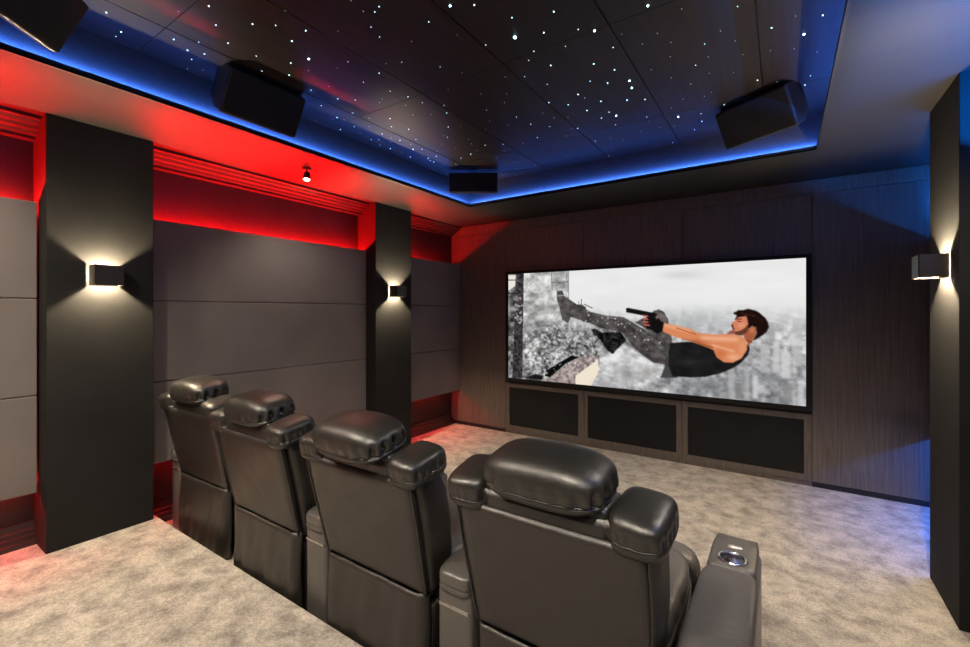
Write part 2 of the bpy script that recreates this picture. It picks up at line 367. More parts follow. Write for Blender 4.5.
# ------------------------------------------------------------------ star lights
ST = [
 (90, 0, 4.85, [(79,60,3),(151,154,3),(125,176,2),(406,190,3),(473,243,3),(493,287,2),(555,261,3),(527,204,2),(275,264,2),(472,333,1),(548,339,1),(615,343,1),(656,320,2),(638,381,2),(429,55,1),(576,29,3),(610,120,3),(788,116,3),(900,122,2),(669,208,3),(806,271,2),(834,344,2)]),
 (280, 0, 6.044, [(156,184,3),(72,247,3),(174,355,4),(65,380,3),(55,453,3),(187,544,2),(249,638,2),(349,596,3),(294,521,1),(455,604,2),(411,373,2),(504,496,2),(599,441,3),(349,187,1),(503,67,1),(599,39,2),(573,71,2),(550,162,2),(602,222,2),(899,131,2),(736,375,2),(640,384,1),(666,551,2),(773,584,3),(860,620,2),(759,636,1),(602,620,1),(617,598,1),(172,427,1),(30,65,1),(430,3,1),(344,410,1),(795,250,1)]),
 (290, 80, 4.85, [(228,181,3),(208,190,1),(262,192,1),(305,160,2),(386,184,1),(312,226,2),(244,240,3),(340,257,1),(386,226,1),(485,186,2),(493,226,2),(447,261,2),(394,289,2),(431,289,2),(437,315,2),(487,332,3),(489,300,1),(533,292,2),(490,281,1),(575,239,2),(596,169,1),(610,287,2),(597,335,3),(585,312,1),(640,335,2),(583,373,3),(638,369,1),(710,369,3),(670,379,3),(680,390,2),(697,397,3),(737,311,1),(763,277,2),(748,270,1),(767,227,3),(760,159,3),(747,123,2),(827,226,1),(685,168,1),(800,329,1),(830,378,2),(877,359,3),(805,409,2),(879,310,1),(946,316,2),(907,342,1),(949,240,1),(540,352,1),(952,145,1),(714,345,1),(125,196,1),(866,288,1)]),
 (430, 0, 6.044, [(122,34,4),(268,29,3),(495,106,2),(514,224,5),(748,69,3),(688,196,3),(896,177,2),(819,279,2),(628,309,2),(596,364,2),(337,271,2),(730,394,3),(572,463,2),(709,509,2),(719,619,3),(835,632,3),(895,570,3),(935,590,1),(61,403,2),(194,440,1),(110,541,1),(308,567,1),(463,566,1),(450,619,1),(165,210,1),(455,463,1)]),
 (450, 90, 6.044, [(221,121,1),(240,186,1),(402,163,2),(488,206,2),(351,212,1),(561,139,1),(628,168,1),(603,221,2),(528,287,2),(734,233,1),(771,231,3),(702,277,1),(878,307,2),(828,123,3),(915,168,2),(320,328,2),(328,366,1),(430,402,1),(281,411,1),(212,334,2),(402,510,1),(316,512,1),(397,480,1),(515,455,1),(442,322,1),(713,165,1),(388,434,1)]),
 (580, 0, 6.044, [(410,34,4),(88,185,4),(200,286,2),(252,205,1),(83,386,3),(209,421,3),(61,490,2),(167,500,3),(299,487,4),(313,530,4),(126,611,3),(284,604,3),(393,600,3),(28,591,1),(614,54,1),(468,201,1),(377,266,1),(550,255,1),(546,342,1),(430,421,1),(753,265,2),(775,342,1),(699,393,2),(782,442,1),(849,186,1),(952,38,2),(938,247,1),(927,437,1),(670,507,1),(551,470,1),(794,556,1),(751,581,1),(871,633,2),(623,598,1)]),
 (600, 80, 6.044, [(55,193,2),(98,214,4),(8,230,2),(94,270,2),(283,222,2),(299,249,1),(472,221,4),(362,285,1),(449,277,1),(245,309,1),(64,352,1),(140,366,1),(54,458,2),(66,403,1),(440,377,2),(355,398,1),(571,300,2),(611,203,2),(615,249,3),(192,400,1),(432,168,1)]),
 (710, 0, 4.044, [(249,112,3),(380,138,4),(346,64,1),(456,61,3),(244,205,1),(341,196,1),(433,210,1),(192,324,3),(271,331,1),(406,306,2),(384,343,3),(182,400,2),(375,459,2),(133,220,1),(57,424,1)]),
]
RAD = {1: .0016, 2: .0022, 3: .0032, 4: .0046, 5: .0075}
MS = {1: 'stard', 2: 'star', 3: 'star', 4: 'starb', 5: 'starb'}
SM = {}
for k in RAD:
    bm = bmesh.new(); bmesh.ops.create_uvsphere(bm, u_segments=10, v_segments=6, radius=RAD[k])
    me = bpy.data.meshes.new('star_light'); bm.to_mesh(me); bm.free(); me.materials.append(M[MS[k]]); SM[k] = me
LB = {1: ('faint pinprick star light in the dark ceiling', 'faint star lights in the ceiling'), 2: ('small white star light in the dark ceiling', 'small star lights in the ceiling'),
      3: ('medium bluish white star light in the dark ceiling', 'medium star lights in the ceiling'), 4: ('bright cyan white star light in the dark ceiling', 'bright star lights in the ceiling'),
      5: ('largest and brightest star light in the ceiling, with a bluish sparkle', None)}
for ox, oy, sc, pts in ST:
    for (a, b, k) in pts:
        d = ray(ox+a/sc, oy+b/sc); p = d*((TOP-CZ)/d.z)
        if p.x < TX0-G+.01 or p.x > TX1+G-.01 or p.y > TY1+G-.01: continue
        o = bpy.data.objects.new('star_light', SM[k]); COL.objects.link(o); o.location = (p.x, p.y, TOP-.0005)
        tag(o, LB[k][0], 'star light', LB[k][1])

# ------------------------------------------------------------------ tray speakers
def speaker(c, yaw, tilt, label, L=.47, H=.26, Dp=.17):
    """c = middle of the grille; local +x = out of the grille, y along the box"""
    t = thing('ceiling_speaker', label, 'speaker', c, 0, 'speakers in the ceiling tray')
    t.rotation_euler = (Matrix.Rotation(yaw, 3, 'Z') @ Matrix.Rotation(tilt, 3, 'Y')).to_euler()
    bm = bmesh.new()
    pr = [(-.004, -H/2), (-.004, H/2), (-Dp*.5, H/2), (-Dp, H*.28), (-Dp, -H*.28), (-Dp*.5, -H/2)]
    a = [bm.verts.new((p[0], -L/2, p[1])) for p in pr]; b = [bm.verts.new((p[0], L/2, p[1])) for p in pr]
    for i in range(6): bm.faces.new((a[i], a[(i+1) % 6], b[(i+1) % 6], b[i]))
    bm.faces.new(a); bm.faces.new(b[::-1]); bmesh.ops.recalc_face_normals(bm, faces=bm.faces)
    bmesh.ops.bevel(bm, geom=list(bm.edges), offset=.012, segments=3, profile=.5, affect='EDGES')
    obj('speaker_cabinet', bm, M['black'], t)
    obj('grille', B(-.006, .008, -L/2+.006, L/2-.006, -H/2+.008, H/2-.008, bev=.006, seg=3), M['cloth'], t)
    bm = bmesh.new(); box(bm, -Dp*.62, -Dp*.38, -.04, .04, H/2-.02, H/2+.012, bev=.003)
    obj('mounting_bracket', bm, M['black'], t)
    return t
speaker((-2.60, 1.475, CZ+1.255), 0, math.radians(30), 'black slanted speaker on the left cove, above the lit space between the pillars')
speaker((-2.42, .42, CZ+1.235), math.radians(42), math.radians(30), 'black speaker cut by the top left photo corner')
speaker((-2.50, 3.50, CZ+1.262), math.radians(-56), math.radians(8), 'small looking black speaker in the far corner of the ceiling cove', L=.48, H=.19)
speaker((-.155, 3.355, CZ+1.25), math.radians(-120), math.radians(30), 'black tilted speaker in the cove above the right end of the screen')

# ------------------------------------------------------------------ sconces
def sconce(x, y, z, sgn, label):
    t = thing('wall_sconce', label, 'wall lamp', (x, y, z), 0 if sgn > 0 else PI, 'up and down wall lamps on the pillars')
    w, h, d, th = .072, .06, .115, .004
    obj('back_plate', B(0, .008, -w+.01, w-.01, -h+.006, h-.006, bev=.002), M['bronze'], t)
    bm = bmesh.new()
    box(bm, .008, d, -w, -w+th, -h, h); box(bm, .008, d, w-th, w, -h, h); box(bm, d-th, d, -w, w, -h, h)
    obj('lamp_shade', bm, M['bronze'], t)
    bm = bmesh.new(); bmesh.ops.create_uvsphere(bm, u_segments=12, v_segments=8, radius=.012)
    o = obj('bulb', bm, M['sc_warm'], t, True); o.location = (.045, 0, 0)
    return t
sconce(-3.52, sum(P1)/2, CZ+.225, 1, 'up and down wall lamp glowing on the near left pillar')
sconce(-3.52, sum(P2)/2, CZ+.225, 1, 'up and down wall lamp glowing on the far left pillar by the screen wall')
sconce(.705, 3.25, CZ+.24, -1, 'up and down wall lamp glowing on the right pillar')

# ------------------------------------------------------------------ soffit spotlight
def spotlight(x, y, label, tilt):
    t = thing('ceiling_spotlight', label, 'spotlight', (x, y, SOF))
    bm = bmesh.new(); cyl(bm, (0, 0, -.006), .035, .012); obj('mounting_plate', bm, M['bronze'], t)
    bm = bmesh.new(); cyl(bm, (0, 0, -.02), .007, .03); box(bm, -.03, .03, -.004, .004, -.04, -.034); obj('arm', bm, M['bronze'], t)
    R = Euler(tilt).to_matrix().to_4x4()
    bm = bmesh.new()
    bmesh.ops.create_cone(bm, cap_ends=False, segments=24, radius1=.029, radius2=.024, depth=.06); bmesh.ops.solidify(bm, geom=bm.faces[:], thickness=.003)
    bmesh.ops.transform(bm, matrix=Matrix.Translation((0, 0, -.065)) @ R, verts=bm.verts); obj('lamp_head', bm, M['bronze'], t, True)
    bm = bmesh.new(); cyl(bm, (0, 0, -.022), .024, .006); bmesh.ops.transform(bm, matrix=Matrix.Translation((0, 0, -.065)) @ R, verts=bm.verts)
    obj('lamp_lens', bm, M['warm'], t)
spotlight(-3.16, 2.13, 'small adjustable ceiling spotlight glowing on the red lit soffit', (math.radians(-12), math.radians(-14), 0))

def spot(loc, target, power, angle=110, blend=.7, r=.05, col=(1, .82, .62)):
    l = bpy.data.lights.new('spot_and_fill', 'SPOT'); l.energy = power; l.spot_size = math.radians(angle); l.spot_blend = blend; l.shadow_soft_size = r; l.color = col
    o = bpy.data.objects.new('spot_and_fill', l); COL.objects.link(o); o.location = loc
    o.rotation_euler = (Vector(target)-Vector(loc)).to_track_quat('-Z', 'Y').to_euler()
    return o
WARM = (1, .87, .70)
spot((-3.16, 2.10, SOF-.10), (-3.2, 2.6, 0), 28, 130, .8, .03, WARM)
spot((.50, 2.25, SOF-.06), (.2, 2.4, 0), 60, 140, .8, .04, WARM)
for (x, y, p) in ((-2.1, -.2, 180), (-.6, -.2, 150), (-3.1, .1, 70), (.5, -.2, 70)):  # unseen warm fill added round and behind the camera, no fixtures
    spot((x, y, SOF-.06), (x, y+.35, 0), p, 140, .8, .09, WARM)
for (x, y, p) in ((-2.1, 2.9, 42), (-.45, 3.1, 92)):  # added fill for the front carpet; the star ceiling has no such lamps
    spot((x, y, TOP-.03), (x, y+.2, 0), p, 100, .9, .06, WARM)

# ------------------------------------------------------------------ cabinets under the screen
Z0, Z1 = .04, CZ-.895
ins = [(-2.866, -1.947), (-1.83, -.893), (-.785, .159)]
cn = ['left', 'middle', 'right']
for i in range(3):
    a, b = seams[i+1]+.002, seams[i+2]-.002
    t = thing('cabinet', '%s low wooden cabinet with black cloth front under the screen' % cn[i], 'cabinet', ((a+b)/2, D, 0), 0, 'low cabinets under the screen')
    cx = (a+b)/2; x0, x1 = ins[i]; z0, z1 = CZ-1.43, CZ-.95
    bm = bmesh.new()
    box(bm, a-cx, x0-cx, 0, .02, Z0, Z1); box(bm, x1-cx, b-cx, 0, .02, Z0, Z1); box(bm, x0-cx, x1-cx, 0, .02, Z0, z0); box(bm, x0-cx, x1-cx, 0, .02, z1, Z1)
    obj('door_frame', bm, M['wood'], t)
    obj('cloth_panel', B(x0-cx+.003, x1-cx-.003, .006, .018, z0+.003, z1-.003, bev=.003), M['cloth'], t)
    obj('plinth', B(a-cx-.002, b-cx+.002, .008, .02, 0, Z0), M['wood'], t)

# ------------------------------------------------------------------ the screen and its moving picture
SY = D-.045
def to_sc(u, v):
    d = ray(u, v); p = d*(SY/d.y); return p.x, p.z+CZ
sx0, sx1 = -2.92+.028, .213-.012
sxa = to_sc(508.2, 300)[0]; sxb = to_sc(806, 300)[0]
sza = .5*(to_sc(508.2, 378)[1]+to_sc(806, 406)[1]); szb = .5*(to_sc(508.2, 274)[1]+to_sc(806, 258.2)[1])
fxa = to_sc(505.5, 300)[0]; fxb = to_sc(811.5, 300)[0]; fza = .5*(to_sc(505.5, 381)[1]+to_sc(811.5, 412.7)[1]); fzb = .5*(to_sc(505.5, 271.7)[1]+to_sc(811.5, 253.9)[1])
W, H = 640, 270
def noise(nx, ny, oct=3, pers=.5, seed=0):
    r = np.random.RandomState(seed); out = np.zeros((H, W)); amp = 1; tot = 0
    yy, xx = np.mgrid[0:H, 0:W]
    for o in range(oct):
        gx, gy = int(nx*2**o)+2, int(ny*2**o)+2
        g = r.rand(gy+1, gx+1); fx = xx/W*(gx-1); fy = yy/H*(gy-1)
        ix = fx.astype(int); iy = fy.astype(int); tx = fx-ix; ty = fy-iy; tx = tx*tx*(3-2*tx); ty = ty*ty*(3-2*ty)
        v = (g[iy, ix]*(1-tx)+g[iy, ix+1]*tx)*(1-ty)+(g[iy+1, ix]*(1-tx)+g[iy+1, ix+1]*tx)*ty
        out += v*amp; tot += amp; amp *= pers
    return out/tot
def blur(a, n):
    k = np.ones(n)/n
    a = np.apply_along_axis(lambda r: np.convolve(np.pad(r, n//2, 'edge'), k, 'valid')[:len(r)], 1, a)
    return np.apply_along_axis(lambda r: np.convolve(np.pad(r, n//2, 'edge'), k, 'valid')[:len(r)], 0, a)
def uvpt(u, v):
    x, z = to_sc(u, v); return ((x-sxa)/(sxb-sxa)*W, (szb-z)/(szb-sza)*H)
yy, xx = np.mgrid[0:H, 0:W]
def poly(pts, soft=3):
    P = [uvpt(*p) for p in pts]; ins_ = np.zeros((H, W), bool)
    n = len(P)
    for i in range(n):
        x1, y1 = P[i]; x2, y2 = P[(i+1) % n]
        if y1 == y2: continue
        c = ((y1 > yy) != (y2 > yy)) & (xx < (x2-x1)*(yy-y1)/(y2-y1)+x1); ins_ ^= c
    m = ins_.astype(float)
    return blur(m, soft) if soft > 1 else m
def line(p, q, w):
    (x1, y1), (x2, y2) = uvpt(*p), uvpt(*q); dx, dy = x2-x1, y2-y1; L = dx*dx+dy*dy+1e-6
    t = np.clip(((xx-x1)*dx+(yy-y1)*dy)/L, 0, 1); d = np.hypot(xx-x1-t*dx, yy-y1-t*dy)
    return np.clip(w/2+.5-d, 0, 1)
def blob(u, v, ru, rv):
    x, y = uvpt(u, v); sx = abs(uvpt(u+ru, v)[0]-x); sy = abs(uvpt(u, v+rv)[1]-y)
    return np.exp(-((xx-x)/sx)**2-((yy-y)/sy)**2)
img = np.zeros((H, W, 3))
def put(mask, col):
    global img
    c = np.array(col) if not isinstance(col, np.ndarray) else col
    if c.ndim == 2: c = c[:, :, None]*np.ones(3)
    img = img*(1-mask[:, :, None])+c*mask[:, :, None]
V = yy/H; U = xx/W
sky = .93-.05*V+.05*(noise(6, 10, 3, .5, 1)-.5)
city = .71+.40*(noise(60, 34, 3, .65, 2)-.5)-.13*np.clip((V-.62)/.3, 0, 1)
blocks = np.random.RandomState(5).rand(40, 90)
bl = blocks[(yy*40//H), (xx*90//W)]; tall = blocks[(yy*16//H), (xx*90//W)]
city = city+.14*(blur(bl, 5)-.5)+.16*(blur(tall, 5)-.5)
hz_ = .40+.05*noise(8, 1, 2, .5, 3)
mk = np.clip((V-.30)/.26, 0, 1)
img[:] = (sky*(1-mk)+city*mk)[:, :, None]
img[:, :, 2] += .008*mk
put(.35*blob(678, 275, 22, 4), (.72, .72, .73))
put(.55*blob(695, 322, 40, 12), (.66, .68, .68)+np.zeros(3))
put(.6*blob(760, 377, 26, 6), (.50, .51, .52))
put(.6*blob(705, 385, 38, 8), (.46, .47, .48))
put(.8*blob(665, 391, 6, 3.4), (.95, .95, .94)); put(.8*blob(644, 383, 4.5, 3), (.94, .94, .94))
for (a, b, c, d, g) in ((772, 340, 779, 372, .80), (781, 352, 790, 378, .84), (792, 318, 801, 360, .74), (752, 375, 757, 398, .86), (760, 345, 768, 372, .72), (744, 372, 749, 399, .70), (797, 380, 803, 408, .82), (768, 322, 773, 342, .66), (728, 345, 734, 398, .70), (735, 382, 742, 398, .5), (783, 384, 792, 402, .55)):
    put(.75*poly([(a, b), (c, b), (c, d), (a, d)], 5), (g, g, g*1.005))
put(.5*poly([(780, 340), (800, 338), (806, 346), (784, 345)], 5), (.9, .9, .9))
# smoke and debris on the left
sm = noise(26, 14, 4, .62, 8); deb = noise(95, 46, 2, .6, 9)
wallm = poly([(508, 272), (568.5, 269), (568.5, 330), (600, 350), (600, 392), (508, 380)], 3)
lo = np.clip((V-.42)/.25, 0, 1)
tone = (.74+.9*(sm-.5))*(1-lo)+(.60+.75*(sm-.5)+.55*(deb-.5)+.5*(noise(70, 30, 2, .6, 31)-.5))*lo
put(wallm, np.clip(tone, .08, .95)[:, :, None]*np.array([1, 1, .995]))
put(.7*blob(556, 335, 16, 12), np.clip(.42+1.2*(deb-.5), .1, .9))
put(.75*blob(592, 338, 22, 14), np.clip(.52+1.1*(deb-.5), .12, .95))
put(.85*blob(575, 345, 18, 10), np.clip(.45+.9*(deb-.5), .08, .95))
put(.8*blob(545, 365, 14, 9), np.clip(.50+1.2*(deb-.5), .05, .98))
put(.6*blob(590, 320, 12, 6), (.9, .9, .9))
for (p, q, w, g) in (((551, 282.5), (568, 281.8), 2, .35), ((566.5, 271), (566.5, 282), 2, .4), ((568.3, 270), (568.3, 300), 1.6, .45), ((551, 272), (552, 290), 2, .4)):
    put(.8*line(p, q, w), (g, g*1.03, g*1.02))
put(poly([(508, 272), (516, 272), (516, 380), (508, 380)], 3), np.clip(.42+.9*(noise(60, 20, 2, .6, 12)-.5), .1, .9))
put(poly([(508, 275), (515.5, 275), (515, 286), (508, 291)], 3), (.93, .91, .87))
put(poly([(516, 273), (523.5, 273), (522, 378), (512, 378)], 3), np.clip(.22+.35*(deb-.5), .05, .6)[:, :, None]*np.array([1.05, .97, 1.0]))
for (p, q) in (((508, 280), (515, 280)), ((508, 293.5), (520, 293)), ((508, 321), (516, 321)), ((508, 350), (516, 349)), ((508, 335), (514, 334.6))):
    put(line(p, q, 2.2), (.13, .12, .12))
for k in range(40):
    u, v = 515+rng.rand()*7, 296+rng.rand()*28; put(.8*blob(u, v, .9, .9), (.75, .73, .72))
put(poly([(541.4, 382), (548.7, 376.8), (578.7, 357), (597.3, 355), (597.3, 360), (575.6, 375.7), (574.5, 386), (551.8, 384)], 5), np.clip(.58+.5*(deb-.5), .2, .9)[:, :, None]*np.array([1.04, .95, .93]))
put(poly([(545.5, 370.5), (571.4, 355), (578.7, 357), (566, 363), (549.7, 376.8), (544.5, 375.7)], 3), (.05, .05, .05))
put(poly([(525.9, 377.8), (534, 373.6), (543.5, 375.7), (541.4, 379.9)], 5), (.10, .09, .09))
put(poly([(575, 375.7), (597.8, 359), (598.6, 371.6), (590, 388), (575, 386)], 3), (.95, .90, .82))
lt = np.clip(.84+.5*(noise(40, 24, 3, .6, 14)-.5), .4, .97)
put(.9*poly([(598, 358), (612, 352), (628, 340), (640, 353), (652, 362), (663, 366), (660, 378), (640, 386), (600, 388), (590, 387), (599, 371)], 9), lt)
put(.6*blob(626, 372, 9, 9), (.50, .50, .51)); put(.5*blob(645, 372, 8, 5), (.55, .5, .5)); put(.6*blob(606, 384, 10, 4), (.55, .53, .55))
# the falling man
den = (.29+.26*(noise(60, 30, 3, .6, 20)-.5)+.10*(deb-.5))[:, :, None]*np.array([1.04, .98, .97])
put(poly([(653.1,310.7),(658.3,309.2),(663.5,311.7),(667.6,319),(668.7,325.2),(671.8,339.7),(670.7,345),(660,345),(648,331),(641.8,326.2),(634.5,322),(641.8,318.5),(648,317)]), den*1.12)
put(poly([(556.4,290.9),(562,290.4),(564.2,296),(576.6,304.3),(581.8,304.3),(586,307.4),(583,320.9),(570.4,316.8),(567.8,323),(562,319.9),(559,306.4),(556.4,299.2)]), den*1.12)
put(poly([(578,304.5),(590,311.7),(605.5,315.4),(623,317),(633.5,323),(648,331.4),(660.4,340.7),(668,346),(667.6,357),(666.6,364.8),(652,361.7),(639.7,352.4),(631.4,344.9),(622,332.4),(610.7,329.9),(598.3,327.3),(590,323),(581.8,321.4)]), den)
put(.55*blur(line((600, 326), (655, 361), 8), 7), (.19, .175, .175)); put(.4*blur(line((625, 320), (662, 347), 5), 5), (.46, .44, .43)); put(.35*line((592, 314), (622, 319), 4), (.5, .48, .47))
for (p, q, w) in (((581, 305), (581, 299), 1.6), ((584, 304), (592, 308), 1.8), ((579, 305), (578, 301), 1.3), ((576, 305), (584, 308), 3)): put(line(p, q, w), (.2, .18, .18))
put(.8*line((557, 296), (564, 295), 1.8), (.8, .78, .76))
put(poly([(591,329.3),(595.2,328.3),(601.4,332.4),(613.8,331.9),(620,331.4),(626.2,339.7),(612.3,353.7),(606.6,350),(599.3,338.7),(593,334.5)]), np.clip(.10+.35*(deb-.5), .02, .5))
put(.7*line((592, 334), (607, 350), 3), (.38, .38, .38))
for k in range(50):                                                 # flecks of glass over legs
    t = rng.rand(); u = 584+t*80+rng.randn()*3; v = 314+t*t*34+6*t+rng.randn()*4; s = .35+.7*rng.rand()**2
    put(.85*blob(u, v, s, s), (.86, .85, .84))
for k in range(60):
    u, v = 525+rng.rand()*75, 335+rng.rand()*40; s = .4+.9*rng.rand()**2; put(.8*blob(u, v, s, s), (.93, .93, .93))
put(poly([(664,356),(676,358),(677,377.5),(660,377.5),(664.5,366)]), (.27, .27, .28))
put(poly([(664,343),(672,342),(672,368),(664,364)]), den)
tank = (.11+.07*(noise(30, 20, 2, .5, 22)-.5))[:, :, None]*np.array([1, .98, 1.0])
put(poly([(669.7,342.8),(680,342),(689.3,341.4),(700,343),(713,347.6),(731,350),(747.8,344),(749.3,348.6),(747.3,354.8),(740,363),(731.8,368),(720,373),(704,376.6),(688.5,377),(672,376),(668,365),(668,354)]), tank)
put(.5*blob(690, 362, 10, 3), (.22, .21, .21))
skin = np.array([.86, .53, .36]); hi = np.array([.97, .76, .62]); dk = np.array([.62, .32, .18])
arm = poly([(663,322.6),(680,326.3),(691.4,329.0),(696.6,332.6),(711,334.2),(726.6,333.8),(738,334.7),(744.2,338.3),(746.3,344.5),(746.3,349.7),(741,358),(731.8,362.6),(723.5,362),(716.2,357),(713,349.7),(707,347.2),(690.4,341.0),(680,338.3),(672.8,336),(661.4,331)])
put(arm, skin)
put(arm*.75*blur(np.clip(line((664, 325), (690, 331), 5)+line((702, 338), (736, 339), 9)*.9, 0, 1), 9), hi)
put(arm*.75*line((676, 327.8), (695, 334), 2.2), dk); put(arm*.8*line((682, 339), (712, 347), 4), dk)
put(arm*.7*blur(line((712, 345), (733, 351), 4), 5), hi); put(arm*.7*blob(720, 354, 6, 5), (.80, .42, .25)); put(arm*.6*blob(733, 357, 7, 3.5), hi)
put(arm*.5*blob(742, 348, 4, 8), (.92, .66, .5)); put(arm*.6*blob(696, 342, 10, 3), dk)
put(poly([(742,331),(748,327),(755.6,325.9),(756.5,331),(752.5,340),(748,345.5),(744,338)]), (.66, .36, .24))
put(.7*blob(751.5, 330, 3, 3), (.84, .52, .38)); put(line((747, 340), (751, 342), 2.5), (.5, .24, .16))
put(poly([(726.0,334),(729.5,330.5),(733,329.5),(736,334)]), (.62, .34, .30))
put(poly([(735.9,316.6),(746.3,314.5),(749,323.8),(747,331),(743,334.4),(739,334.9),(733.8,333),(732.8,329),(730.2,325.2),(731.8,321.7),(734.4,320.6)]), (.82, .50, .38))
put(.8*blob(741, 325, 4, 3), (.92, .63, .48)); put(.7*blob(740, 317.8, 3, 1.4), (.88, .56, .42))
put(.9*line((734.5, 318.9), (741, 318.8), 1.8), (.22, .11, .09)); put(.9*line((737, 320.8), (740.6, 321.6), 1.5), (.25, .12, .1))
put(.95*line((731.6, 324.6), (732.8, 328.6), 2.4), (.2, .10, .09)); put(.7*line((732.4, 329.4), (734.6, 329), 1.4), (.6, .2, .18))
put(.85*poly([(732.5,329.6),(735,331.5),(740,330.5),(744.5,327.5),(748.5,323),(749,327),(746,332.5),(741,335.2),(735,334.3)]), (.32, .17, .12))
put(poly([(732.8,312.4),(735,311.8),(738,309.8),(743,309.8),(747.3,308.6),(754.5,310.2),(758,312),(761.8,315),(765,318),(767.3,321.7),(768.3,327),(766,332),(758.7,337.3),(752.5,340.6),(756,333),(755.6,327),(751.4,326.0),(747.8,328),(747.3,320.7),(745.8,315.7),(738,317),(734.7,319),(736.4,315),(733.5,314)]), (.115, .058, .048))
put(.6*line((741, 313), (754, 316), 2.5), (.30, .16, .12)); put(.5*line((750, 312), (762, 321), 2), (.25, .13, .1))
put(poly([(625.2,308.1),(627.3,307.4),(655.2,312.8),(657,315.2),(650,316.5),(639.7,314.6),(625.7,311.9)], 2), (.07, .07, .07))
put(.7*line((628, 308.5), (652, 313), 1), (.22, .22, .22))
put(poly([(648,312.8),(656.3,313.8),(659.4,320),(663.5,322.5),(662.0,331.4),(656.3,333.5),(650,329.3),(645.9,328.3),(644.9,320)]), (.075, .065, .07))
for (p, q) in (((643.2, 315.5), (647, 316)), ((642.9, 318.5), (647, 319)), ((643.2, 321.5), (647.2, 322)), ((644.2, 324.6), (648.5, 325))):
    put(line(p, q, 3.6), (.70, .36, .30))
put(.8*blob(656.6, 317, 1.3, 1.6), (.85, .62, .5)); put(.6*line((649, 319), (651, 327), 1), (.25, .2, .2))
img = np.clip(img, 0, 1)
lin = np.where(img <= .04045, img/12.92, ((img+.055)/1.055)**2.4)
sc = thing('projection_screen', 'large black framed screen on the wooden wall showing a falling man over a grey city', 'screen', ((fxa+fxb)/2, SY, 0))
cx = (fxa+fxb)/2
me = bpy.data.meshes.new('screen_surface')
gx = np.linspace(sxa-cx, sxb-cx, W); gz = np.linspace(szb, sza, H)
co = np.zeros((H, W, 3)); co[:, :, 0] = gx[None, :]; co[:, :, 2] = gz[:, None]; co[:, :, 1] = .006
idx = np.arange(H*W).reshape(H, W)
q = np.stack([idx[:-1, :-1], idx[1:, :-1], idx[1:, 1:], idx[:-1, 1:]], -1).reshape(-1, 4)
me.from_pydata(co.reshape(-1, 3).tolist(), [], q.tolist())
ca = me.color_attributes.new('picture', 'FLOAT_COLOR', 'POINT')
ca.data.foreach_set('color', np.concatenate([lin.reshape(-1, 3), np.ones((H*W, 1))], 1).astype(np.float32).ravel())
so = bpy.data.objects.new('screen_surface', me); COL.objects.link(so); so.parent = sc
sm_ = bpy.data.materials.new('projected_picture'); sm_.use_nodes = True; nt = sm_.node_tree; nt.nodes.remove(nt.nodes['Principled BSDF'])
at = N(nt, 'ShaderNodeAttribute', attribute_name='picture'); em = N(nt, 'ShaderNodeEmission'); em.inputs['Strength'].default_value = .98
nt.links.new(at.outputs['Color'], em.inputs['Color']); nt.links.new(em.outputs[0], nt.nodes['Material Output'].inputs['Surface'])
me.materials.append(sm_)
bm = bmesh.new()
for (a, b, c, d) in ((fxa, sxa, fza, fzb), (sxb, fxb, fza, fzb), (sxa, sxb, fza, sza), (sxa, sxb, szb, fzb)):
    box(bm, a-cx, b-cx, 0, D-SY, c, d)
obj('screen_frame', bm, M['frame'], sc)
obj('backing_board', B(sxa-cx, sxb-cx, .01, D-SY, sza, szb), M['frame'], sc)

# ------------------------------------------------------------------ recliners
def seam_warp(seam, wr=(.0, 8), top=1., seed=1):
    """cushion surface with a stitched seam round it and gathers running out of the seam"""
    def f(q):
        phi = math.atan2(q.y, q.x)
        d = q.z-seam
        s = 1-.05*math.exp(-(d/.07)**2)
        band = math.exp(-((d-.30)/.34)**2)
        ends = abs(q.x)**3
        g = (math.sin(phi*wr[1]+2.1*math.sin(phi*3+seed))*.5+.5)**2
        s -= wr[0]*band*g*(.25+.75*ends)
        return Vector((q.x*s, q.y*s, q.z*(1-.4*wr[0]*band*g*ends)))
    return f

def seam_ring(w, d, h, n, seam, warp, r=.0032):
    pts = []
    k = (1-abs(seam)**n)**(1/n)
    for i in range(73):
        a = 2*PI*i/72; c_, s_ = math.cos(a), math.sin(a); q = (abs(c_)**n+abs(s_)**n)**(-1/n)*k
        p = warp(Vector((c_*q, s_*q, seam))); pts.append((p.x*w/2*1.012, p.y*d/2*1.012, p.z*h/2))
    bm = bmesh.new(); tube(bm, pts, r, 6); return bm

